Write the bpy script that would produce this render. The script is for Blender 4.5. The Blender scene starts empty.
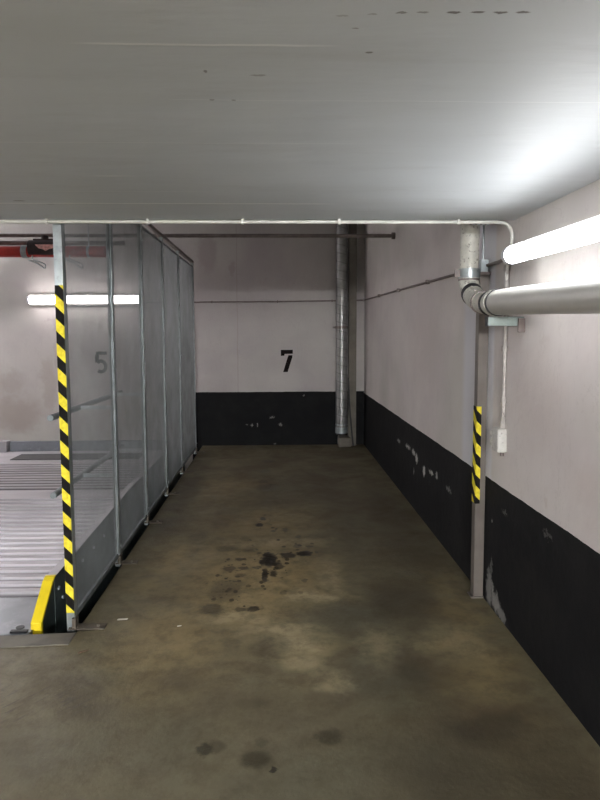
import bpy, bmesh, math, random
from mathutils import Vector, Matrix
random.seed(7)
SC = bpy.context.scene
COL = SC.collection
PI = math.pi

# ------------------------------------------------------------------ mesh helpers
class MB:
    def __init__(s): s.v = []; s.f = []; s.sm = []
    def add(s, vs, fs, smooth=False):
        n = len(s.v); s.v += [tuple(v) for v in vs]
        for f in fs: s.f.append([n + i for i in f]); s.sm.append(smooth)
        return s
    def box(s, x0, x1, y0, y1, z0, z1):
        v = [(x, y, z) for z in (z0, z1) for y in (y0, y1) for x in (x0, x1)]
        return s.add(v, [(0,2,3,1),(4,5,7,6),(0,1,5,4),(2,6,7,3),(0,4,6,2),(1,3,7,5)])
    def prism(s, pts, axis, a, b):
        """closed outline pts (2D) extruded along axis from a to b"""
        def P(p, t):
            if axis == 0: return (t, p[0], p[1])
            if axis == 1: return (p[0], t, p[1])
            return (p[0], p[1], t)
        n = len(pts)
        v = [P(p, a) for p in pts] + [P(p, b) for p in pts]
        f = [list(range(n))[::-1], [n + i for i in range(n)]]
        f += [(i, (i+1) % n, n + (i+1) % n, n + i) for i in range(n)]
        return s.add(v, f)
    def tube(s, path, r, seg=16, cap=True, smooth=True):
        path = [Vector(p) for p in path]
        rs = r if isinstance(r, (list, tuple)) else [r]*len(path)
        T = []
        for i in range(len(path)):
            a = path[max(i-1, 0)]; b = path[min(i+1, len(path)-1)]
            t = (b-a)
            if t.length < 1e-9: t = path[-1]-path[0]
            T.append(t.normalized())
        up = Vector((0,0,1)) if abs(T[0].z) < .9 else Vector((1,0,0))
        n = T[0].cross(up).normalized(); vs = []
        for i, p in enumerate(path):
            n = (n - T[i]*n.dot(T[i])).normalized(); b = T[i].cross(n)
            for k in range(seg):
                a = 2*PI*k/seg
                vs.append(p + (n*math.cos(a) + b*math.sin(a))*rs[i])
        fs = []
        for i in range(len(path)-1):
            for k in range(seg):
                fs.append((i*seg+k, i*seg+(k+1)%seg, (i+1)*seg+(k+1)%seg, (i+1)*seg+k))
        s.add(vs, fs, smooth)
        if cap:
            m = len(path)-1
            s.add(vs[:seg], [list(range(seg))[::-1]]); s.add(vs[m*seg:], [list(range(seg))])
        return s
    def build(s, name, mat, parent=None, bevel=0, loc=None):
        me = bpy.data.meshes.new(name); me.from_pydata(s.v, [], s.f)
        me.polygons.foreach_set('use_smooth', s.sm)
        bm = bmesh.new(); bm.from_mesh(me); bmesh.ops.recalc_face_normals(bm, faces=bm.faces); bm.to_mesh(me); bm.free()
        me.materials.append(mat); me.update()
        o = bpy.data.objects.new(name, me); COL.objects.link(o)
        if parent:
            o.parent = parent
            o.matrix_parent_inverse = Matrix.Translation(parent.location).inverted() if parent.type == 'EMPTY' else Matrix.Identity(4)
        if bevel:
            b = o.modifiers.new('bevel', 'BEVEL'); b.width = bevel; b.segments = 2; b.limit_method = 'ANGLE'
        return o

def thing(name, label, cat, loc=(0,0,0), group=None):
    o = bpy.data.objects.new(name, None); o.location = loc; o.empty_display_size = .1
    COL.objects.link(o); return tag(o, label, cat, group)
def tag(o, label, cat, group=None):
    o['label'] = label; o['category'] = cat
    if group: o['group'] = group
    return o
def struct(o, label=None, cat='building'):
    o['kind'] = 'structure'
    if label: o['label'] = label; o['category'] = cat
    return o
def sub(mb, name, mat, parent, bevel=0):
    """sub-part of a part whose own matrix is the identity"""
    o = mb.build(name, mat, None, bevel); o.parent = parent; o.matrix_parent_inverse = parent.matrix_parent_inverse.copy()
    # parent part already sits at identity in world space
    o.matrix_parent_inverse = Matrix.Identity(4)
    return o
def smoothpath(pts, n=8):
    P = [Vector(p) for p in pts]; P = [P[0]*2-P[1]] + P + [P[-1]*2-P[-2]]; out = []
    for i in range(1, len(P)-2):
        for k in range(n):
            t = k/n; a, b, c, d = P[i-1:i+3]
            out.append(.5*((2*b) + (c-a)*t + (2*a-5*b+4*c-d)*t*t + (3*b-a-3*c+d)*t**3))
    out.append(P[-2]); return out

# ------------------------------------------------------------------ node helpers
class NT:
    def __init__(s, name):
        s.m = bpy.data.materials.new(name); s.m.use_nodes = True; s.t = s.m.node_tree
        s.t.nodes.clear(); s.out = s.n('ShaderNodeOutputMaterial'); s.tc = s.n('ShaderNodeTexCoord')
        s.pos = s.tc.outputs['Object']
    def n(s, k, **kw):
        x = s.t.nodes.new(k)
        for a, b in kw.items(): setattr(x, a, b)
        return x
    def l(s, a, b):
        if hasattr(a, 'is_linked') or hasattr(a, 'links'): s.t.links.new(a, b)
        else: b.default_value = a
    def math(s, op, a, b=0., c=0., clamp=False):
        x = s.n('ShaderNodeMath', operation=op, use_clamp=clamp)
        s.l(a, x.inputs[0]); s.l(b, x.inputs[1]); s.l(c, x.inputs[2]); return x.outputs[0]
    def vm(s, op, a, b=(0,0,0)):
        x = s.n('ShaderNodeVectorMath', operation=op); s.l(a, x.inputs[0]); s.l(b, x.inputs[1]); return x.outputs[0]
    def noise(s, scale, detail=4, rough=.55, pos=None, stretch=None, off=(0,0,0), dist=0):
        p = pos or s.pos
        if stretch: p = s.vm('MULTIPLY', p, stretch)
        if off != (0,0,0): p = s.vm('ADD', p, off)
        x = s.n('ShaderNodeTexNoise'); x.inputs['Scale'].default_value = scale; x.inputs['Detail'].default_value = detail
        x.inputs['Roughness'].default_value = rough; x.inputs['Distortion'].default_value = dist; s.l(p, x.inputs['Vector'])
        return x
    def step(s, v, a, b, lo=0., hi=1.):
        x = s.n('ShaderNodeMapRange', interpolation_type='SMOOTHSTEP'); s.l(v, x.inputs[0])
        x.inputs[1].default_value = a; x.inputs[2].default_value = b; x.inputs[3].default_value = lo; x.inputs[4].default_value = hi
        return x.outputs[0]
    def mix(s, f, a, b, mode='MIX'):
        x = s.n('ShaderNodeMix', data_type='RGBA', blend_type=mode); s.l(f, x.inputs[0])
        for v, i in ((a, 6), (b, 7)):
            if isinstance(v, tuple): v = (*v[:3], 1)
            s.l(v, x.inputs[i])
        return x.outputs[2]
    def spots(s, lst, amp=.04, nscale=22, soft=(.55, 1.15), plane='xy'):
        """mask of irregular blots: (u, v, ru, rv, strength)"""
        nz = s.noise(nscale, 3, .6); d = s.vm('SUBTRACT', nz.outputs['Color'], (.5,.5,.5)); d = s.vm('MULTIPLY', d, (amp*2,)*3)
        p = s.vm('ADD', s.pos, d); acc = None
        for u, v, ru, rv, st in lst:
            if plane == 'xy': c = (u, v, 0); k = (1/ru, 1/rv, 0)
            elif plane == 'yz': c = (0, u, v); k = (0, 1/ru, 1/rv)
            else: c = (u, 0, v); k = (1/ru, 0, 1/rv)
            q = s.vm('MULTIPLY', s.vm('SUBTRACT', p, c), k)
            ln = s.n('ShaderNodeVectorMath', operation='LENGTH'); s.l(q, ln.inputs[0])
            m = s.step(ln.outputs['Value'], soft[0], soft[1], st, 0.)
            acc = m if acc is None else s.math('MAXIMUM', acc, m)
        return acc
    def sep(s):
        x = s.n('ShaderNodeSeparateXYZ'); s.l(s.pos, x.inputs[0]); return x.outputs
    def finish(s, col, rough=.6, metal=0., bump=None, bstr=.2, bdist=.01, spec=.5):
        b = s.n('ShaderNodeBsdfPrincipled')
        if isinstance(col, tuple): col = (*col[:3], 1)
        s.l(col, b.inputs['Base Color']); s.l(rough, b.inputs['Roughness']); s.l(metal, b.inputs['Metallic'])
        b.inputs['Specular IOR Level'].default_value = spec
        if bump is not None:
            u = s.n('ShaderNodeBump'); u.inputs['Strength'].default_value = bstr; u.inputs['Distance'].default_value = bdist
            s.l(bump, u.inputs['Height']); s.l(u.outputs[0], b.inputs['Normal'])
        s.l(b.outputs[0], s.out.inputs[0]); return s.m

def simple(name, col, rough=.5, metal=0., var=.15, scale=12, bump=.1, dirt=None, dirt_amt=.5, spec=.5):
    t = NT(name); nz = t.noise(scale, 4)
    f = t.step(nz.outputs[0], .3, .7)
    c = t.mix(f, tuple(x*(1-var) for x in col), tuple(min(1, x*(1+var)) for x in col))
    if dirt:
        d = t.step(t.noise(scale*2.3, 5, .65, off=(3,1,7)).outputs[0], .56, .68, 0, dirt_amt)
        c = t.mix(d, c, dirt)
    return t.finish(c, rough, metal, nz.outputs[0], bump, .004, spec)

def emis(name, col, strength, up=1.):
    # a strip of diodes facing the bay inside a milky tube: the side towards the wall glows less
    t = NT(name); e = t.n('ShaderNodeEmission'); e.inputs[0].default_value = (*col, 1)
    g = t.n('ShaderNodeNewGeometry'); q = t.n('ShaderNodeSeparateXYZ'); t.l(g.outputs['Normal'], q.inputs[0])
    a = t.step(q.outputs[0], -.6, .25, strength, strength*up)
    t.l(t.math('MULTIPLY', a, t.step(q.outputs[2], -.35, .5, 1., up*1.2) if up < 1 else 1.), e.inputs[1])
    t.l(e.outputs[0], t.out.inputs[0]); return t.m

def hazard(name, period=.125):
    t = NT(name); x, y, z = t.sep()
    v = t.math('SUBTRACT', t.math('ADD', z, x), y)
    v = t.math('FRACT', t.math('DIVIDE', t.math('ADD', v, 20.), period))
    st = t.math('GREATER_THAN', v, .5)
    wear = t.noise(60, 3).outputs[0]
    yel = t.mix(t.step(wear, .3, .7), (.62,.50,.035), (.78,.66,.05))
    return t.finish(t.mix(st, (.006,.0055,.005), yel), .7, spec=.1)

# ------------------------------------------------------------------ materials
M = {}
M['galv'] = simple('galvanised_steel', (.36,.40,.41), .42, .75, .18, 14, .05, (.2,.2,.19), .4)
M['mesh'] = simple('galvanised_wire', (.20,.215,.22), .55, .45, .15, 5, 0)
t = NT('zinc_deck'); x, y, z = t.sep()
nz = t.noise(5, 5, .6, stretch=(.25,1,1)).outputs[0]
c = t.mix(t.step(nz, .3, .7), (.29,.275,.29), (.39,.37,.39))
c = t.mix(t.step(z, -.022, -.008, .72, 0.), c, (.075,.065,.07))  # grooves coloured darker to deepen the shade between the ribs
c = t.mix(t.step(t.noise(30, 5, .7).outputs[0], .62, .72, 0, .35), c, (.2,.18,.18))
M['deck'] = t.finish(c, .38, .45, nz, .05, .004)
M['plate'] = simple('zinc_plate', (.17,.18,.20), .38, .5, .15, 5, .06, (.3,.3,.33), .5)
M['darksteel'] = simple('dark_green_steel', (.045,.062,.060), .5, .2, .3, 9, .2, (.15,.16,.15), .3)
M['yellow'] = simple('yellow_paint', (.74,.56,.015), .38, 0, .06, 8, .05, (.35,.27,.05), .25)
M['frame'] = simple('grey_frame_steel', (.17,.19,.195), .5, .4, .18, 14, .05)
M['rust'] = simple('dirty_steel', (.075,.062,.045), .75, .1, .3, 20, .3)
M['haz'] = hazard('hazard_tape_stripes')
M['black'] = simple('black_rubber', (.012,.012,.014), .6, 0, .3, 20, .1)
M['white_pipe'] = simple('white_plastic', (.62,.62,.58), .4, 0, .08, 10, .03)
M['box'] = simple('grey_white_plastic', (.50,.49,.46), .45, 0, .1, 30, .1, (.2,.18,.16), .7)
M['conduit'] = simple('painted_conduit', (.36,.33,.31), .5, 0, .2, 15, .1, (.12,.1,.09), .6)
M['darkpipe'] = simple('dark_conduit', (.16,.13,.12), .5, .2, .2, 15, .1)
M['lightpipe'] = simple('grey_painted_pipe', (.47,.46,.43), .36, 0, .04, 5, .04)
M['drain'] = simple('speckled_old_pipe', (.56,.55,.49), .5, 0, .10, 22, .3, (.10,.09,.07), .9)
M['brown_post'] = simple('brown_primer_steel', (.115,.098,.085), .5, .15, .12, 7, .06, (.14,.11,.09), .3)
M['red'] = simple('red_paint', (.42,.025,.018), .35, 0, .15, 9, .05)
M['darkred'] = simple('dark_coupling', (.035,.02,.02), .5, .2, .3, 15, .2)
M['label'] = simple('pale_red_label', (.65,.33,.30), .5, 0, .3, 40, 0)
M['concrete'] = simple('bare_concrete', (.12,.108,.088), .8, 0, .2, 6, .4, (.12,.11,.09), .5)
M['pit'] = simple('pit_concrete', (.05,.048,.045), .9, 0, .3, 5, .4)
M['rubberstrip'] = simple('black_strip', (.016,.015,.016), .7, 0, .5, 9, .2, (.08,.075,.075), .4)
M['greenbracket'] = simple('zinc_bracket', (.30,.36,.34), .4, .5, .15, 15, .05)
M['paper'] = simple('litter_white', (.6,.58,.5), .8, 0, .1, 60, 0)
M['leaf'] = simple('litter_brown', (.10,.06,.035), .8, 0, .3, 60, 0)
M['ink'] = simple('stencil_black', (.010,.007,.007), .85, 0, .3, 25, .1, spec=.1)
M['endcap'] = simple('lamp_endcap', (.62,.64,.70), .35, 0, .05, 10, 0)
M['lamp_right'] = emis('lamp_glow_right', (.97,.98,1.0), 42., .08)
M['lamp_back'] = emis('lamp_glow_back', (1.0,.93,.95), 24.)
M['lamp_added_far'] = emis('lamp_glow_added_far', (1.0,.95,.96), 260.)  # added batten outside the view, lifts light in the bay and right wall
M['lamp_aisle0'] = emis('lamp_glow_aisle0', (.98,.985,1.0), 60.)
M['lamp_aisle1'] = emis('lamp_glow_added_aisle', (.98,.985,1.0), 65.)  # added ceiling lamp outside the view, brightens the left ceiling and deck
M['lamp_aisle2'] = emis('lamp_glow_aisle2', (.98,.985,1.0), 1400.)

# spiral duct with thin dark seams
t = NT('spiral_duct_zinc'); x, y, z = t.sep()
ang = t.math('ARCTAN2', t.math('SUBTRACT', y, 8.6), t.math('SUBTRACT', x, .87))
ph = t.math('FRACT', t.math('ADD', t.math('DIVIDE', z, .115), t.math('DIVIDE', ang, 2*PI)))
seam = t.step(t.math('ABSOLUTE', t.math('SUBTRACT', ph, .5)), .03, .07, 1., 0.)
nz = t.noise(9, 4).outputs[0]
c = t.mix(t.step(nz, .3, .7), (.20,.20,.195), (.29,.29,.285)); c = t.mix(t.math('MULTIPLY', seam, .5), c, (.10,.10,.10))
M['duct'] = t.finish(c, .38, .6, seam, .4, .01)

def plaster(name, axis, band_from=None, chips=None, extra=None, tone=1.):
    """pale pinkish painted concrete with a black painted dado; axis = horizontal world axis of the wall"""
    t = NT(name); x, y, z = t.sep(); h = x if axis == 'x' else y
    big = t.noise(1.1, 5, .6).outputs[0]; fine = t.noise(14, 5, .6).outputs[0]
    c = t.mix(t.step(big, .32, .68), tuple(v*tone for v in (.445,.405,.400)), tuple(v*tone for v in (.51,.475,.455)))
    c = t.mix(t.step(t.noise(.7, 3, .5, off=(5,2,9)).outputs[0], .45, .65, 0, .5), c, (.47,.465,.42))
    # fine hairline cracks and scuffs
    vr = t.noise(3.0, 6, .7, stretch=(1,1,.35), off=(1,4,2), dist=.4).outputs[0]
    cr = t.step(t.math('ABSOLUTE', t.math('SUBTRACT', vr, .5)), .002, .006, .12, 0.)
    c = t.mix(cr, c, (.22,.18,.17))
    sc = t.step(t.noise(7, 6, .75, stretch=(1,1,.6), off=(8,8,1)).outputs[0], .66, .74, 0, .45)
    c = t.mix(sc, c, (.29,.25,.235))
    if extra: c = extra(t, c)
    if band_from is not None or axis == 'y':
        edge = t.noise(6, 3).outputs[0]
        zz = t.math('ADD', z, t.math('MULTIPLY', t.math('SUBTRACT', edge, .5), .012))
        b = t.math('LESS_THAN', zz, .75 if axis == 'x' else .727)
        if band_from is not None: b = t.math('MULTIPLY', b, t.math('GREATER_THAN', h, band_from))
        bn = t.noise(3.5, 6, .65, off=(2,2,2)).outputs[0]
        bc = t.mix(t.step(bn, .4, .75), (.0045,.0047,.0055), (.0095,.0095,.0095))
        bs = t.step(t.noise(16, 6, .7, stretch=(1,.6,1)).outputs[0], .70, .78, 0, .35)
        bc = t.mix(bs, bc, (.12,.12,.11))
        c = t.mix(b, c, bc)
    if chips:
        c = t.mix(t.spots(chips, .045, 55, (.5, 1.0), 'xz' if axis == 'x' else 'yz'), c, (.46,.45,.42))
    hgt = t.math('ADD', t.math('MULTIPLY', fine, .4), big)
    rr = t.step(c, .02, .06, .75, .62)
    return t.finish(c, rr, 0, hgt, .35, .02, .15)

def back_extra(t, c):
    st = t.spots([(-3.6,.45,.42,.32,.55),(-3.15,.85,.14,.45,.35),(-3.7,.9,.3,.2,.4),(-2.1,.45,.3,.35,.5),(-3.0,1.35,.03,.3,.3),
                  (-1.7,.6,.3,.25,.5)], .16, 6, (.4,1.2), 'xz')
    c = t.mix(st, c, (.26,.215,.18))
    # cast joints and repaired patches; the topmost dark one is a painted shadow
    x, y, z = t.sep(); 
    j = t.step(t.math('ABSOLUTE', t.math('SUBTRACT', x, t.math('ADD', -.57, t.math('MULTIPLY', t.noise(4,4).outputs[0], .03)))), .004, .010, .30, 0.)
    c = t.mix(j, c, (.27,.22,.21))
    pt = t.spots([(-.95,2.66,.16,.32,.5),(-3.05,1.45,.02,.5,.25),(-3.1,1.75,.10,.02,.4),(-.62,2.45,.05,.12,.45)], .08, 12, (.5,1.1), 'xz')
    c = t.mix(pt, c, (.30,.25,.24))
    lt = t.spots([(.1,.95,.3,.2,.35),(.6,1.2,.25,.4,.3)], .1, 8, (.2,1.3), 'xz')
    return t.mix(lt, c, (.50,.49,.45))
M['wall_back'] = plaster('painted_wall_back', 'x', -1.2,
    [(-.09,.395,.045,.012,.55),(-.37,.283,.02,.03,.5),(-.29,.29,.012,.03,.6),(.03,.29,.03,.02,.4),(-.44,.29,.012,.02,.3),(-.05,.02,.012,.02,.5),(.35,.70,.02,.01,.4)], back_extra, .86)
def right_extra(t, c):
    x, y, z = t.sep()
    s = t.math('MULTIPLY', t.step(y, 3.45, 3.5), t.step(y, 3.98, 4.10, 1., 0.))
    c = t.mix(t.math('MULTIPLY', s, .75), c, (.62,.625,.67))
    pt = t.spots([(2.9,1.25,.35,.3,.4),(2.3,.95,.3,.15,.35),(5.2,1.4,.7,.5,.3),(2.75,.80,.02,.05,.5),(2.8,1.5,.06,.03,.35)], .12, 7, (.3,1.2), 'yz')
    return t.mix(pt, c, (.54,.47,.44))
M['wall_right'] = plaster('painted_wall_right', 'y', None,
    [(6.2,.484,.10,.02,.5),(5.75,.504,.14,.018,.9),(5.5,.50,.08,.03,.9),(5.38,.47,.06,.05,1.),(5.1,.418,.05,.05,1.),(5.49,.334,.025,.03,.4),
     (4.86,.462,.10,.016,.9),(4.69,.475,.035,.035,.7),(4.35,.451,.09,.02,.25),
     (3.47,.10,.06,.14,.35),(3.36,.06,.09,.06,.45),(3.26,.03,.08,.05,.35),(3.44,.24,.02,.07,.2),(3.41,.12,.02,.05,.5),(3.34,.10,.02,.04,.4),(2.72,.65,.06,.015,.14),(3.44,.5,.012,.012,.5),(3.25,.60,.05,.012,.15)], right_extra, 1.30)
M['wall_plain'] = plaster('painted_wall_plain', 'x', 50)

# floor
t = NT('stained_concrete_floor'); x, y, z = t.sep()
a = t.noise(.9, 6, .6, dist=.3).outputs[0]; b = t.noise(2.6, 6, .62, off=(4,4,0), dist=.5).outputs[0]; f = t.noise(38, 5, .6).outputs[0]
c = t.mix(t.step(a, .34, .66), (.098,.086,.058), (.150,.133,.092))
c = t.mix(t.step(b, .42, .68, 0, .55), c, (.098,.083,.060))
ochre = t.spots([(-.15,3.9,.60,.95,.8),(-.55,3.1,.35,.6,.6),(-.2,5.0,.6,.7,.45),(.15,3.05,.30,.4,.4),(.9,2.75,.25,.5,.5),(1.0,3.4,.14,.7,.4),(-.75,4.2,.25,.6,.5),(-.5,6.3,.4,.9,.35)], .28, 3, (.15,1.25))
c = t.mix(ochre, c, (.27,.21,.115))
grey = t.spots([(.35,3.3,.42,.36,.75),(.45,2.75,.35,.35,.6),(.1,2.0,.55,.45,.6),(.55,2.1,.40,.35,.55),(-.4,2.2,.35,.3,.45),(-.25,5.9,.5,.35,.3),(.5,4.6,.25,.7,.3),(-.9,2.25,.5,.25,.4),(.35,1.7,.5,.3,.6),(-.3,1.8,.6,.3,.6),(.3,2.2,.6,.25,.4)], .25, 3.5, (.15,1.25))
c = t.mix(grey, c, (.078,.078,.062))
pale = t.spots([(.06,3.05,.22,.16,.6),(-.25,3.35,.25,.08,.4),(.12,2.85,.12,.10,.4),(.5,3.0,.12,.3,.35),(.75,3.0,.1,.2,.3),(.22,3.62,.22,.10,.5),(.02,3.22,.3,.09,.45),(.05,4.6,.5,.12,.3),(.33,3.9,.09,.4,.35),(.25,2.7,.10,.14,.4),(.9,3.05,.2,.25,.3)], .12, 6, (.2,1.2))
c = t.mix(pale, c, (.42,.37,.26))
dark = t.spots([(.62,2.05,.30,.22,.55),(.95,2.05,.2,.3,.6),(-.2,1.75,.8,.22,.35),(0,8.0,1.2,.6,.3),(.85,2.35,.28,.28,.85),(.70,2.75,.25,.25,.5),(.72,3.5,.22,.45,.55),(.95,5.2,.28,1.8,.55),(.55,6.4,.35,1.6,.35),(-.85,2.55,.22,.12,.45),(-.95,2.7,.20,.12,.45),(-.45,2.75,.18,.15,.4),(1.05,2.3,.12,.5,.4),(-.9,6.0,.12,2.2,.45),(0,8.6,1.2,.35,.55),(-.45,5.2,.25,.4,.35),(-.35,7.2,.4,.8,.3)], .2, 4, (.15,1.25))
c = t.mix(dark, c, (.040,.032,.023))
mott = t.step(t.noise(9, 7, .72, off=(1,9,0)).outputs[0], .40, .66, 0., .5)
c = t.mix(mott, c, (.058,.048,.032))
light = t.step(t.noise(24, 6, .75, off=(6,3,0)).outputs[0], .62, .80, 0., .35)
c = t.mix(light, c, (.28,.25,.19))
SP = [(-0.133,5.211,0.025,0.044,0.90),(-0.161,5.042,0.029,0.044,1.00),(-0.045,4.879,0.020,0.033,0.70),(0.050,4.901,0.024,0.052,0.60),(0.149,4.735,0.023,0.032,0.60),(-0.218,4.664,0.011,0.024,0.60),(-0.068,4.240,0.050,0.120,1.00),(-.085,4.34,.03,.05,.9),(-.03,4.16,.035,.04,.9),(-.11,4.20,.03,.05,.9),(-0.093,3.957,0.019,0.120,0.90),(-0.038,3.989,0.026,0.052,0.80),(0.001,4.114,0.027,0.056,0.60),(0.065,4.315,0.049,0.055,0.85),(0.176,4.352,0.050,0.054,1.00),(0.267,4.380,0.014,0.031,0.50),(0.135,4.514,0.030,0.044,0.55),(0.223,4.500,0.029,0.026,0.50),(-0.277,4.257,0.028,0.030,0.70),(-0.332,4.080,0.047,0.045,0.60),(-0.240,4.091,0.033,0.033,0.65),(-0.147,4.100,0.027,0.028,0.60),(0.160,3.864,0.019,0.033,0.50),(0.128,3.677,0.012,0.022,0.40),(0.025,3.680,0.024,0.030,0.40),(-0.148,3.461,0.034,0.035,0.80),(-0.222,3.457,0.040,0.026,0.50),(-0.165,6.563,0.053,0.069,0.50),(-0.252,3.962,0.032,0.034,0.50),(-0.282,2.251,0.030,0.035,0.70),(-0.024,2.130,0.014,0.013,0.80),(-0.153,7.053,0.057,0.079,0.60),(-0.128,7.620,0.074,0.092,0.60),(-1.023,3.268,0.075,0.047,0.80)]
SP = [(u, v, ru*1.25, rv*1.25, min(1, st*1.05)) for u, v, ru, rv, st in SP]
sp = t.spots(SP, .030, 26, (.6,1.05))
c = t.mix(sp, c, (.012,.008,.005))
rng = random.Random(5)
tiny = []
for cu, cv, du, dv, n_ in ((-.10,4.2,.28,.40,26),(-.30,3.85,.16,.35,16),(-.13,5.0,.12,.3,7),(-.12,6.4,.06,.5,7),(.15,4.45,.15,.2,6)):
    for k in range(n_):
        q = rng.uniform(.008,.020); tiny.append((cu+rng.gauss(0,.5)*du, cv+rng.gauss(0,.5)*dv, q, q*rng.uniform(1.,1.8), rng.uniform(.4,.9)))
c = t.mix(t.spots(tiny, .008, 60, (.6,1.1)), c, (.016,.012,.007))
SO = [(-0.378,4.477,0.10,0.09,0.5),(-0.217,4.461,0.07,0.09,0.5),(-0.388,3.469,0.08,0.08,0.7),(-0.335,3.723,0.12,0.20,0.55),(-0.276,3.830,0.08,0.08,0.5),(-0.107,6.298,0.14,0.2,0.6),
      (-0.242,2.267,0.04,0.042,0.6),(-0.091,2.187,0.068,0.066,0.85),(-0.075,2.285,0.034,0.028,0.45),(0.190,2.307,0.068,0.058,0.75),(-0.046,3.026,0.13,0.14,0.5),(-0.125,2.541,0.094,0.044,0.3),(-.62,4.75,.10,.12,.35)]
so = t.spots(SO, .035, 18, (.5,1.1))
c = t.mix(so, c, (.034,.028,.018))
dr1 = t.step(t.noise(34, 3, .5, off=(2,7,0)).outputs[0], .62, .67)
dr2 = t.spots([(-.12,4.15,.30,.42,.9),(-.32,3.75,.20,.38,.8),(.15,4.45,.2,.2,.6),(-.3,4.45,.2,.15,.8),(-.12,6.4,.08,.6,.6),(-.1,5.2,.1,.25,.6)], .08, 7, (.3,1.2))
c = t.mix(t.math('MULTIPLY', dr1, dr2), c, (.028,.021,.012))
# tyre scrapes in front of the lift pit
p2 = t.n('ShaderNodeVectorRotate', rotation_type='Z_AXIS'); t.l(t.pos, p2.inputs[0]); p2.inputs['Center'].default_value = (-1,2.6,0); p2.inputs['Angle'].default_value = -.9
str_ = t.noise(9, 4, .6, pos=p2.outputs[0], stretch=(1,7,1)).outputs[0]
tm = t.math('MULTIPLY', t.step(str_, .52, .66), t.spots([(-1.0,2.58,.34,.2,.6)], .08, 5, (.3,1.2)))
c = t.mix(tm, c, (.05,.042,.045))
wet = t.math('MAXIMUM', so, sp)
rough = t.math('SUBTRACT', t.step(b, .3, .7, .50, .72), t.math('MULTIPLY', wet, .12))
c = t.mix(1., c, (.98,.94,.80), 'MULTIPLY')
M['floor'] = t.finish(c, rough, 0, t.math('ADD', f, t.math('MULTIPLY', b, 2.)), .25, .01, .25)

# low painted ceiling
t = NT('painted_concrete_ceiling'); x, y, z = t.sep()
a = t.noise(1.2, 4, .5, stretch=(.5,1.6,1)).outputs[0]; f = t.noise(5, 6, .65, stretch=(.35,1.8,1)).outputs[0]
c = t.mix(t.step(a, .3, .7), (.55,.58,.595), (.61,.645,.67))
c = t.mix(t.step(f, .5, .75, 0, .22), c, (.36,.36,.35))
seams = None
for yy, w, s_, xa, xb in ((1.305,.004,.7,-.42,.16),(2.83,.007,.9,-3,.30),(2.35,.005,.7,-.70,-.46),(2.60,.003,.35,-1.2,-.2),(1.60,.002,.3,-.3,.9),(1.95,.003,.25,-1,.3)):
    wob = t.math('MULTIPLY', t.math('SUBTRACT', t.noise(5, 3).outputs[0], .5), .012)
    m = t.step(t.math('ABSOLUTE', t.math('ADD', t.math('SUBTRACT', y, yy), wob)), w*.4, w*1.6, s_, 0.)
    m = t.math('MULTIPLY', m, t.math('MULTIPLY', t.step(x, xa, xa+.1), t.step(x, xb-.15, xb, 1., 0.)))
    seams = m if seams is None else t.math('MAXIMUM', seams, m)
c = t.mix(seams, c, (.86,.87,.86))
mk = t.spots([(.224,1.172,.012,.004,.7),(.262,1.170,.012,.004,.6),(.318,1.169,.014,.0045,.9),(.36,1.167,.014,.0045,.9),(.401,1.166,.014,.0045,.95),(.441,1.165,.014,.0045,.95),(.174,1.178,.010,.0035,.4),(.12,1.185,.012,.004,.35),
              (.19,1.332,.010,.005,.8),(.15,1.23,.008,.003,.6),(-.155,1.431,.005,.010,.7),(-.105,1.60,.006,.006,.5),(-.157,1.60,.007,.006,.5),(-.04,1.45,.02,.006,.5),(-1.1,2.78,.03,.01,.7),(-.99,2.85,.02,.006,.5)], .006, 60, (.6,1.1))
c = t.mix(mk, c, (.12,.11,.10))
lump = t.noise(3, 4, .5, stretch=(.6,2.2,1)).outputs[0]
M['ceiling'] = t.finish(c, .5, 0, t.math('ADD', t.math('MULTIPLY', lump, 1.0), t.math('ADD', t.math('MULTIPLY', f, .25), t.math('MULTIPLY', seams, .12))), .22, .03, .3)

# ------------------------------------------------------------------ the setting
WX, BY, LX, FY, ZC, SY, ZT = 1.2, 8.75, -6.4, -5.0, 2.12, 3.22, 3.25
T = .2
fl = MB(); fl.prism([(LX,FY),(WX,FY),(WX,3.19),(-1.06,3.19),(-2.5,3.11),(LX,2.90)],2,-.5,0); fl.box(-1.06, WX, 3.19, BY, -.5, 0)
struct(fl.build('floor', M['floor']), 'stained brown and grey concrete garage floor', 'floor')
pf = MB(); pf.box(LX, -1.06, 2.8, BY, -.7, -.5)
struct(pf.build('floor', M['pit']), 'dark floor of the lift pit beyond the mesh partition', 'floor')
struct(MB().box(LX-T, WX+T, BY, BY+T, -.7, ZT+.1).build('wall_back', M['wall_back']), 'pale pinkish back wall with black lower band', 'wall')
struct(MB().box(WX, WX+T, FY-T, BY, -.7, ZT+.1).build('wall_right', M['wall_right']), 'pale painted right wall with black lower band', 'wall')
struct(MB().box(LX-T, LX, FY-T, BY, -.7, ZT+.1).build('wall_left', M['wall_plain']), 'pale painted wall at the far left', 'wall')
struct(MB().box(LX, WX, FY-T, FY, -.1, ZT+.1).build('wall_front', M['wall_plain']), 'pale wall behind the driving aisle', 'wall')
struct(MB().box(LX, WX, FY, SY, ZC, ZT).build('ceiling', M['ceiling']), 'low white painted concrete ceiling slab', 'ceiling')
struct(MB().box(LX-T, WX+T, FY-T, BY+T, ZT, ZT+.2).build('ceiling', M['ceiling']), 'higher ceiling above the parking bay', 'ceiling')
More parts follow.
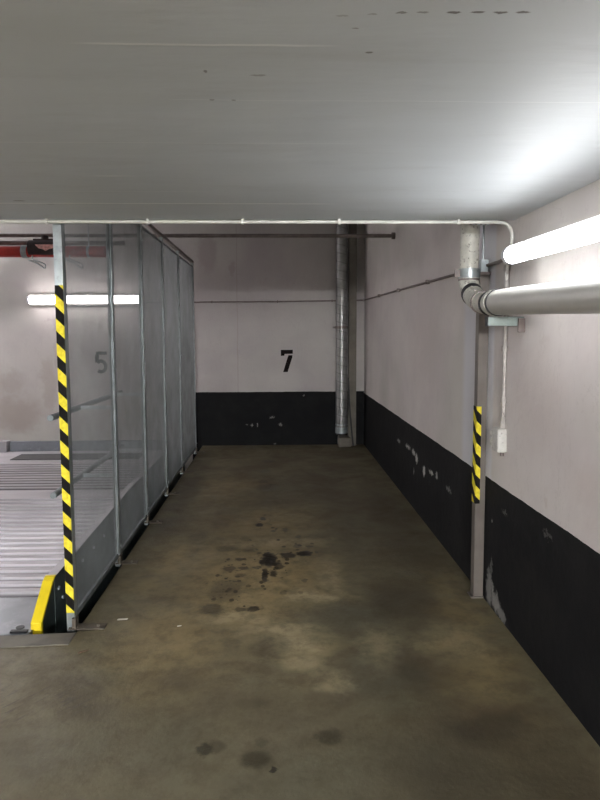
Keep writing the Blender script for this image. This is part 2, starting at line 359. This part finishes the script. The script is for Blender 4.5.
# corner column, painted and grey
col = MB(); col.box(.97, 1.075, 8.62, BY-.001, 0, ZT-.001)
struct(col.build('trim_1', M['concrete'], bevel=.006), 'narrow grey concrete pilaster beside the spiral duct', 'pilaster')
kb = MB(); kb.prism([(-1.06,3.075),(-1.06,3.20),(-2.5,3.125),(LX+.01,2.93),(LX+.01,2.80),(-2.5,2.98)], 2, -.06, .006)
struct(kb.build('trim_2', M['concrete'], bevel=.004), 'grey concrete kerb along the front edge of the lift pit', 'kerb')
for o in list(SC.objects):
    if o.get('kind') == 'structure':
        del o['category']

# ------------------------------------------------------------------ painted numbers on the back wall
def strip(mb, outline): mb.prism(outline, 1, BY-.003, BY-.0005)
mb = MB()
cx, cz = .124, 1.18
strip(mb, [(cx-.083,cz+.152),(cx+.083,cz+.152),(cx+.083,cz+.098),(cx-.030,cz+.095),(cx-.036,cz+.070),(cx-.083,cz+.070)])
strip(mb, [(cx+.022,cz+.078),(cx+.078,cz+.078),(cx+.076,cz+.050),(cx+.010,cz-.155),(cx-.052,cz-.155),(cx+.008,cz+.04)])
tag(mb.build('painted_number', M['ink']), 'black stencilled number 7 painted on the back wall', 'number')
mb = MB(); cx, cz = -2.43, 1.17
strip(mb, [(cx-.065,cz+.150),(cx+.078,cz+.150),(cx+.078,cz+.105),(cx-.065,cz+.105)])
strip(mb, [(cx-.080,cz+.104),(cx-.032,cz+.104),(cx-.028,cz+.045),(cx-.084,cz-.005)])
out, inn = [], []
for k in range(13):
    a = math.radians(140 - k*(128+140)/12)
    out.append((cx-.005+.088*math.cos(a), cz-.055+.097*math.sin(a))); inn.append((cx-.005+.042*math.cos(a), cz-.055+.050*math.sin(a)))
for k in range(12):
    strip(mb, [out[k], out[k+1], inn[k+1], inn[k]])
tag(mb.build('painted_number', M['ink']), 'black stencilled number 5 seen through the mesh partition', 'number')

# ------------------------------------------------------------------ mesh partition
FX = -1.095
PY = [3.27, 4.22, 5.15, 6.09, 7.06, 8.25]
part = thing('mesh_partition', 'tall galvanised wire mesh partition with black and yellow striped front post', 'partition', (FX, PY[0], 0))
ZF = 2.465
for i, y in enumerate(PY):
    if i == 0:
        p = MB().box(-1.128, -1.084, y-.012, y+.03, -.02, ZF-.01).build('post', M['galv'], part, .002)
        tp = MB().box(-1.1275, -1.0845, y-.0138, y-.0125, .085, 1.80)
        sub(tp, 'hazard_tape', M['haz'], p)
    else:
        p = MB().box(FX-.018, FX+.012, y-.02, y+.03, -.02, ZF).build('post', M['galv'], part, .002)
        for zz in (.12, 1.32, 2.3): sub(MB().tube([(FX+.010, y+.005, zz), (FX+.022, y+.005, zz)], .007, 8), 'bolt', M['galv'], p)
    wide = .17 if i == 0 else .13
    fp = MB().box(FX-.02, FX+wide, y-.035, y+.03, .0005, .0065).box(FX+.0, FX+.02, y-.03, y+.02, .006, .06).tube([(FX+wide-.04, y, .006), (FX+wide-.04, y, .016)], .009, 8)
    fp.build('foot_plate', M['rust'], part, .001)
    # bracing into the pit edge below the floor level
MB().box(FX-.02, FX+.015, PY[0], PY[-1]+.03, ZF, ZF+.03).build('top_rail', M['darkpipe'], part, .002)
proto = None
for i in range(5):
    y0, y1 = PY[i]+.032, PY[i+1]-.022
    z0, z1 = .075, 2.405
    fr = MB().box(FX-.010, FX+.008, y0, y1, z0-.03, z0).box(FX-.010, FX+.008, y0, y1, z1, z1+.018)
    fr.box(FX-.010, FX+.008, y0, y0+.014, z0, z1).box(FX-.010, FX+.008, y1-.014, y1, z0, z1)
    f = fr.build('panel_frame', M['frame'], part, .001)
    w = MB(); t2 = .00068
    n = int((y1-y0)/.0082)
    for k in range(n+1):
        y = y0 + (y1-y0)*k/n
        w.add([(FX-t2,y,z0),(FX,y-t2,z0),(FX+t2,y,z0),(FX,y+t2,z0),(FX-t2,y,z1),(FX,y-t2,z1),(FX+t2,y,z1),(FX,y+t2,z1)], [(0,1,5,4),(1,2,6,5),(2,3,7,6),(3,0,4,7)])
    t2 = .0006; n = int((z1-z0)/.0062)
    for k in range(n+1):
        z = z0 + (z1-z0)*k/n
        w.add([(FX-t2,y0,z),(FX,y0,z-t2),(FX+t2,y0,z),(FX,y0,z+t2),(FX-t2,y1,z),(FX,y1,z-t2),(FX+t2,y1,z),(FX,y1,z+t2)], [(0,1,5,4),(1,2,6,5),(2,3,7,6),(3,0,4,7)])
    w.build('wire_mesh', M['mesh'], part)
# guard rails on the lift side
for z in (.606, 1.066):
    g = MB().tube([(-1.33, 3.69, z), (-1.33, 5.35, z)], .019, 12)
    gr = g.build('guard_rail', M['frame'], part)
    ar = MB()
    for y in (PY[1], PY[2]): ar.box(-1.33, FX-.018, y-.006, y+.010, z-.012, z+.012)
    sub(ar, 'rail_bracket', M['galv'], gr)

# ------------------------------------------------------------------ parking lift platform
lift = thing('parking_lift', 'ribbed zinc car lift platform in the pit beside the mesh partition', 'car lift', (-2.5, 3.25, -.5))
X0, X1 = -3.78, -1.315
def ribs(y0, y1, n, h=.028):
    pts = []; p = (y1-y0)/n
    for k in range(n):
        a = y0 + k*p
        pts += [(a, -.028), (a+p*.36, -.028), (a+p*.46, -.028+h), (a+p*.90, -.028+h)]
    pts.append((y1, -.028))
    return pts + [(y1, -.05), (y0, -.05)]
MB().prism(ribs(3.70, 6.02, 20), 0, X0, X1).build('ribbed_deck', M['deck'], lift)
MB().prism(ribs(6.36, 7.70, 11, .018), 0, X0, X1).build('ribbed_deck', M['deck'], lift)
MB().prism([(X1,3.225),(X1,3.70),(X0,3.70),(X0,3.09)],2,-.045,-.012).build('front_plate', M['plate'], lift, .003)
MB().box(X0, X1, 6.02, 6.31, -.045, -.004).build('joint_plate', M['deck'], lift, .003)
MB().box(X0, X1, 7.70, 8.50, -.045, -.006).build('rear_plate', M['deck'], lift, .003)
MB().box(-3.35, -1.75, 7.86, 8.22, -.006, .004).build('rubber_strip', M['rubberstrip'], lift, .002)
MB().box(-3.60, X1, 8.46, 8.52, -.006, .125).build('rear_sill', M['plate'], lift, .004)
bm_ = MB().prism([(3.50,-.30),(3.50,.185),(5.2,.235),(8.5,.235),(8.5,-.30)], 0, -1.315, -1.272)
bmo = bm_.build('side_beam', M['darksteel'], lift, .003)
b2 = MB().prism([(3.50,.186),(3.50,.190),(5.2,.241),(8.5,.241),(8.5,.236),(5.2,.236)], 0, -1.318, -1.268)
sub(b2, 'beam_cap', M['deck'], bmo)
for y, z in ((3.56,.10),(3.62,.02),(3.75,.06),(3.78,-.04),(4.0,.1),(4.25,.1),(4.5,.1)):
    sub(MB().tube([(-1.272,y,z),(-1.262,y,z)], .011, 8), 'bolt', M['galv'], bmo)
yl = MB().prism([(3.275,-.05),(3.275,.022),(3.462,.178),(3.50,.194),(3.52,.194),(3.52,.185),(3.50,.18),(3.475,.165),(3.30,.018),(3.30,-.05)], 0, -1.325, -1.268)
yl.build('yellow_end_guard', M['yellow'], lift, .003)
MB().prism([(3.30,-.30),(3.30,.015),(3.475,.162),(3.50,.175),(3.50,-.30)], 0, -1.310, -1.275).build('end_gusset', M['darksteel'], lift, .002)
lb = MB().box(-3.83, -3.78, 3.30, 8.40, -.30, .13).build('side_beam', M['darksteel'], lift, .003)
MB().box(-3.83, -3.62, 8.40, 8.56, -.10, .135).build('corner_block', M['deck'], lift, .006)
for y in (3.9, 7.4): MB().box(-3.6, -1.5, y, y+.2, -.4995, -.052).build('cross_beam', M['darksteel'], lift)
pl = MB(); 
for k in range(1): pl.tube([(-1.39,3.30,-.0125),(-1.39,3.30,-.008)], .022, 14)
pl.build('drain_hole_plug', M['black'], lift)
MB().box(-1.42,-1.33,3.235,3.262,-.012,-.002).build('rubber_stop', M['black'], lift, .002)

# ------------------------------------------------------------------ spiral duct in the back corner
dx, dy = .87, 8.60
duct = thing('ventilation_duct', 'vertical spiral galvanised ventilation duct against the back wall', 'duct', (dx, dy, .2))
MB().tube([(dx,dy,.20),(dx,dy,ZT-.002)], .080, 28).build('duct_pipe', M['duct'], duct)
cb = MB().tube([(dx,dy,1.62),(dx,dy,1.655)], .085, 28); cb.box(dx-.11, dx-.08, dy-.02, dy+.149, 1.625, 1.65).build('wall_clamp', M['darkpipe'], duct)
MB().tube([(dx,dy,.19),(dx,dy,.27)], .084, 28).build('end_collar', M['galv'], duct)
MB().tube([(dx,dy,.30),(dx,dy,.315)], .083, 28).build('lower_ring', M['galv'], duct)
MB().tube([(dx,dy,.172),(dx,dy,.195)], .074, 28).build('duct_mouth', M['black'], duct)
cabl = MB().tube(smoothpath([(.965,8.605,.95),(.97,8.60,.8),(.985,8.595,.5),(1.01,8.59,.2),(1.035,8.585,.012)]), .011, 10)
tag(cabl.build('hanging_cable', M['black']), 'thin black cable leaning beside the spiral duct down to the floor', 'cable')
tag(MB().prism([(.82,8.5),(1.0,8.5),(.99,8.61),(.96,8.74),(.83,8.745)],2,.0005,.14).build('concrete_lump', M['concrete'], None, .02), 'pale concrete footing block under the spiral duct', 'block')

# ------------------------------------------------------------------ pipes on the back wall and right wall
cr = thing('cross_pipe', 'dark horizontal steel pipe high above the end of the bay', 'pipe', (0,6.5,2.54))
MB().tube([(-6.39,6.5,2.542),(1.185,6.5,2.542)], .019, 12).build('pipe_run', M['darkpipe'], cr)
MB().tube([(1.165,6.5,2.542),(1.1995,6.5,2.542)], .034, 14).build('wall_flange', M['darkpipe'], cr)
wc = thing('wall_conduit', 'thin grey cable conduit running along back wall and right wall', 'conduit', (0,BY,2.0))
p = [(-1.8,BY-.014,1.985),(0,BY-.014,1.995),(1.10,BY-.014,2.008),(1.17,BY-.03,2.01),(1.185,BY-.08,2.008),(1.185,6.8,1.982),(1.185,5.0,1.955),(1.185,4.18,1.94),(1.185,3.4,1.93),(1.165,3.22,1.93),(1.16,3.04,1.91)]
MB().tube(p, .0095, 10).build('conduit_run', M['darkpipe'], wc)
cl = None
for q in ((-.9,BY-.012,1.990),(0,BY-.012,1.995),(.75,BY-.012,2.003)):
    MB().box(q[0]-.008,q[0]+.008,BY-.028,BY-.0005,q[2]-.016,q[2]+.016).build('clip', M['darkpipe'], wc)
for q in ((7.4,1.991),(6.2,1.973),(5.0,1.955),(3.9,1.936)):
    MB().box(1.17,1.1995,q[0]-.01,q[0]+.01,q[1]-.016,q[1]+.016).build('clip', M['darkpipe'], wc)

# conduit along the soffit edge, then down the right wall to the switch
cc = thing('ceiling_conduit', 'white plastic conduit clipped along the front edge of the low ceiling', 'conduit', (0,SY,ZC))
yy = 3.20; zz = 2.106
path = [(-6.3,yy,zz),(-3,yy,zz),(0,yy,zz),(1.09,yy,zz)] + smoothpath([(1.10,yy,zz),(1.15,yy,2.098),(1.180,yy+.002,2.062),(1.186,yy+.01,2.0),(1.184,3.235,1.94),(1.186,3.26,1.88)])[1:] + [(1.186,3.272,1.80)]
MB().tube(path, .0088, 12).build('white_tube', M['white_pipe'], cc)
for x in (-2.6,-2.1,-1.6,-1.133,-.638,-.171,.31,.908):
    MB().box(x-.007,x+.007,yy-.015,yy+.010,zz-.012,ZC-.0005).build('clip', M['white_pipe'], cc, .002)
MB().tube([(1.187,3.272,1.90),(1.187,3.272,1.74)], .0125, 12).build('sleeve', M['conduit'], cc)
MB().tube([(1.187,3.272,1.745),(1.187,3.272,1.08)], .0108, 12).build('wall_tube', M['conduit'], cc)
for z in (1.885,1.47,1.20): MB().tube([(1.187,3.272,z-.014),(1.187,3.272,z+.014)], .0165, 12).box(1.187,1.1995,3.262,3.282,z-.012,z+.012).build('clip', M['conduit'], cc)

sw = thing('wall_switch', 'small grey junction box with round knob on the right wall', 'switch', (1.2,3.28,.99))
MB().box(1.146,1.1995,3.235,3.325,.925,1.052).build('housing', M['box'], sw, .008)
MB().tube([(1.175,3.315,.965),(1.165,3.350,.965)], [.030,.024], 18).tube([(1.178,3.335,.965),(1.1995,3.335,.965)], .028, 18).build('round_knob', M['box'], sw, .002)
MB().tube([(1.170,3.31,1.01),(1.160,3.35,1.012)], .020, 14).build('cable_gland', M['box'], sw)
MB().tube([(1.186,3.270,1.045),(1.187,3.272,1.095)], [.019,.013], 14).build('top_gland', M['conduit'], sw)
MB().tube([(1.180,3.26,.925),(1.180,3.26,.905)], .010, 12).build('bottom_screw', M['darkpipe'], sw)

# ------------------------------------------------------------------ steel post on the right wall
po = thing('steel_post', 'slim brown steel post with hazard tape on the right wall', 'post', (1.17,3.58,0))
pb = MB().box(1.141,1.1985,3.565,3.625,.0005,1.88).build('post_body', M['brown_post'], po, .003)
tp = MB().box(1.1392,1.1406,3.5645,3.626,.565,1.132).box(1.1392,1.166,3.5628,3.5645,.565,1.132)
sub(tp, 'hazard_tape', M['haz'], pb)
MB().box(1.150,1.192,3.570,3.615,1.88,1.965).build('head_plate', M['galv'], po, .002)
MB().tube([(1.166,3.592,1.965),(1.166,3.592,ZT-.01)], .006, 8).build('threaded_rod', M['galv'], po)
MB().box(1.125,1.1985,3.552,3.635,.0002,.010).build('base_plate', M['brown_post'], po, .002)

# ------------------------------------------------------------------ drain pipe
dp = thing('drain_pipe', 'thick pale grey drain pipe with elbow under the lamp', 'pipe', (1.1,3.6,1.9))
ax, ay = 1.078, 3.56
MB().tube([(ax,ay,ZT-.002),(ax,ay,1.86)], .053, 28).build('vertical_pipe', M['drain'], dp)
el = smoothpath([(ax,ay,1.88),(ax,ay,1.835),(ax-.003,ay-.06,1.775),(ax-.010,ay-.20,1.724),(ax-.020,ay-.38,1.701),(1.046,2.98,1.696)], 6)
eo = MB().tube(el, [.055]*len(el), 28).build('elbow', M['drain'], dp)
MB().tube([(1.046,3.00,1.696),(1.043,2.92,1.694),(1.04,2.81,1.692),(1.04,2.02,1.672),(1.04,-1.2,1.60)], .0600, 36).build('horizontal_pipe', M['lightpipe'], dp)
def ring(c, d, w, r, name, mat):
    c = Vector(c); d = Vector(d).normalized()
    return MB().tube([c-d*w/2, c+d*w/2], r, 28).build(name, mat, dp, .002)
ring((ax,ay,1.885), (0,0,1), .050, .0600, 'pipe_clamp', M['galv'])
ring((ax,ay,1.850), (0,0,1), .010, .0585, 'seam_ring', M['darkpipe'])
def at(i): return el[i], (el[i+1]-el[i-1])
for i, w, r, m in ((13,.034,.0590,'black'),(21,.020,.0605,'darkpipe'),(26,.016,.0620,'black')):
    c_, d_ = at(i); ring(c_, d_, w, r, 'coupling_ring', M[m])
ring((1.047,3.03,1.696), (.02,1,.01), .035, .0640, 'coupling_ring', M['drain'])
ring((1.046,2.98,1.696), (.02,1,.01), .014, .0650, 'coupling_ring', M['black'])
MB().box(ax+.05,1.199,ay-.006,ay+.006,1.875,1.895).build('clamp_arm', M['darkpipe'], dp, .001)
MB().box(ax-.085,ax-.05,ay-.02,ay-.008,1.865,1.905).build('clamp_lug', M['darkpipe'], dp, .001)
for k in range(7):
    c_, d_ = at(min(12+k*3, len(el)-2)); n_ = Vector((-.35,-.1,1)).normalized()
    MB().tube([c_ + n_*.050, c_ + n_*.063], .006, 6).build('mortar_blob', M['conduit'], dp)
# top mounting bar under the slab
tb = thing('mounting_rail', 'thin perforated mounting rail above the vertical drain pipe', 'rail', (1.1,3.42,2.13))
MB().box(1.03,1.1985,3.40,3.412,2.128,2.150).build('rail_bar', M['darkpipe'], tb)
for x in (1.05,1.075,1.10,1.125): MB().tube([(x,3.392,2.132),(x,3.40,2.132)], .008, 8).build('bolt', M['galv'], tb)
# bracket
bk = thing('wall_bracket', 'short zinc channel bracket holding the horizontal drain pipe', 'bracket', (1.12,3.08,1.61))
MB().box(1.022,1.199,3.05,3.054,1.585,1.630).box(1.022,1.199,3.05,3.09,1.626,1.630).box(1.022,1.199,3.05,3.09,1.585,1.589).build('channel', M['greenbracket'], bk, .001)
MB().box(1.019,1.0225,3.049,3.091,1.583,1.631).build('end_cap', M['black'], bk)
MB().box(1.165,1.199,3.035,3.049,1.555,1.622).build('wall_plate', M['darkpipe'], bk, .002)
MB().tube([(1.06,3.07,1.630),(1.06,3.07,1.642)], .012, 8).build('nut', M['galv'], bk)

# ------------------------------------------------------------------ lamps
lr = thing('tube_lamp', 'bright white tubular lamp mounted along the right wall', 'lamp', (1.08,2.2,1.9))
lx = 1.085
MB().tube([(lx,2.915,1.911),(lx,1.36,1.890)], .042, 32).build('lamp_tube', M['lamp_right'], lr)
e1 = MB().tube([(lx,2.965,1.9115),(lx,2.955,1.911),(lx,2.915,1.911)], [.036,.0425,.0425], 32).build('end_cap', M['endcap'], lr)
e2 = MB().tube([(lx,1.36,1.890),(lx,1.31,1.889),(lx,1.30,1.889)], [.0425,.0425,.036], 32).build('end_cap', M['endcap'], lr)
for y, z in ((2.72,1.9085),(1.6,1.8933)):
    MB().box(lx+.03,1.199,y-.012,y+.012,z-.012,z+.012).tube([(lx,y-.008,z),(lx,y+.008,z)], .0435, 28).build('holder', M['box'], lr)
for bx, bl, mt in ((-3.36,'long glowing batten lamp on the back wall left of the partition','lamp_back'), (-5.9,'added unseen batten lamp on the back wall at the far left corner','lamp_added_far')):
    lbk = thing('batten_lamp', bl, 'lamp', (bx+.75,BY,2.02))
    MB().tube([(bx+.02,BY-.075,2.021),(bx+1.49,BY-.075,2.024)], .052, 20).build('lamp_tube', M[mt], lbk)
    MB().box(bx,bx+1.51,BY-.040,BY-.001,1.945,2.100).box(bx+.03,bx+1.48,BY-.060,BY-.040,1.962,2.083).build('lamp_base', M['box'], lbk, .003)
    for x in (bx-.005, bx+1.498): MB().tube([(x,BY-.075,2.022),(x+.025,BY-.075,2.022)], .053, 20).build('end_cap', M['endcap'], lbk)
for n_, (x, y) in enumerate(((-1.0,-2.2),(-3.4,1.7),(-.2,-4.2))):
    la = thing('aisle_lamp', ('ceiling batten lamp over the driving aisle nearest the bay','added unseen ceiling batten lamp over the aisle in front of the lift','ceiling batten lamp at the far end of the aisle')[n_], 'lamp', (x,y,ZC))
    MB().box(x-.72,x+.72,y-.05,y+.05,2.02,2.085).build('diffuser', M['lamp_aisle%d' % n_], la, .012)
    MB().box(x-.76,x+.76,y-.06,y+.06,2.086,ZC-.0005).build('lamp_base', M['box'], la, .004)

# ------------------------------------------------------------------ red sprinkler pipe
ry, rz = 6.0, 2.318
rp = thing('sprinkler_pipe', 'red sprinkler pipe crossing high above the lift bay', 'pipe', (-2.6,ry,rz))
MB().tube([(-6.39,ry,rz),(-1.60,ry,rz)], .052, 24).build('red_pipe', M['red'], rp)
MB().tube([(-2.36,ry,rz),(-2.31,ry,rz)], .060, 24).build('coupling', M['galv'], rp)
v = MB().tube([(-2.29,ry,rz+.03),(-1.98,ry,rz+.03)], .075, 20).tube([(-2.15,ry,rz+.06),(-2.15,ry,rz+.145)], .032, 16).box(-2.25,-2.0,ry-.03,ry+.03,rz+.07,rz+.115)
vo = v.build('valve_body', M['darkred'], rp)
sub(MB().prism([(-2.215,rz+.055),(-2.03,rz+.055),(-2.06,rz+.02),(-2.09,rz+.015),(-2.12,rz-.002),(-2.15,rz+.015),(-2.18,rz+.02)], 1, ry-.082, ry-.0745), 'valve_label', M['label'], vo)
for x in (-2.26,-1.92):
    hk = MB().tube(smoothpath([(x,ry-.02,rz-.02),(x+.01,ry-.05,rz-.075),(x+.07,ry-.05,rz-.10),(x+.12,ry-.05,rz-.125),(x+.11,ry-.05,rz-.155),(x+.05,ry-.05,rz-.115),(x-.03,ry-.05,rz-.082)]), .0065, 8)
    hk.build('hook', M['galv'], rp)
for x in (-5.2,-3.9,-1.75): MB().tube([(x,ry,rz+.04),(x,ry,ZT-.002)], .006, 8).tube([(x-.012,ry,rz),(x+.012,ry,rz)], .056, 20).build('hanger_rod', M['galv'], rp)
dr = MB().tube([(-6.39,6.13,2.415),(-1.45,6.13,2.415)], .022, 12)
tag(dr.build('dark_pipe', M['darkpipe']), 'thin dark pipe just above the red sprinkler pipe', 'pipe')

# ------------------------------------------------------------------ litter
tag(MB().prism([(-.885,3.343),(-.832,3.348),(-.83,3.362),(-.882,3.358)],2,.0005,.003).build('paper_scrap', M['paper']), 'small white paper scrap on the floor by the partition', 'litter')
tag(MB().prism([(-.985,2.985),(-.965,2.995),(-.94,3.02),(-.962,3.012),(-.985,3.0)],2,.0005,.004).build('dry_leaf', M['leaf']), 'tiny dark brown leaf in front of the partition post', 'litter')
tag(MB().prism([(-.545,3.255),(-.525,3.262),(-.524,3.268),(-.546,3.262)],2,.0005,.003).build('paper_scrap', M['paper']), 'tiny pale paper speck in the middle of the floor', 'litter')

# the plan above was paced out at 1 : 1.11 along the bay: bring it to true length
KY = 700/630
bpy.context.view_layer.update()
for o in list(SC.objects):
    if o.parent is None:
        o.scale.y *= KY; o.location.y *= KY
# ------------------------------------------------------------------ camera, world, colour
cam = bpy.data.cameras.new('camera'); co = bpy.data.objects.new('camera', cam); COL.objects.link(co)
cam.sensor_fit = 'VERTICAL'; cam.sensor_height = 32; cam.lens = 700/800*32; cam.clip_start = .05
pitch = math.atan(66/700); yaw = math.atan(22/703); roll = math.radians(.20)
co.location = (0,0,1.55); co.rotation_euler = (Matrix.Rotation(-yaw, 3, 'Z') @ Matrix.Rotation(PI/2-pitch, 3, 'X') @ Matrix.Rotation(-roll, 3, 'Z')).to_euler()
SC.camera = co
w = bpy.data.worlds.new('world'); SC.world = w; w.use_nodes = True
w.node_tree.nodes['Background'].inputs[0].default_value = (.5,.52,.55,1); w.node_tree.nodes['Background'].inputs[1].default_value = .02
vs = SC.view_settings; vs.view_transform = 'Standard'; vs.look = 'None'; vs.gamma = 1; vs.exposure = .14; vs.use_curve_mapping = False
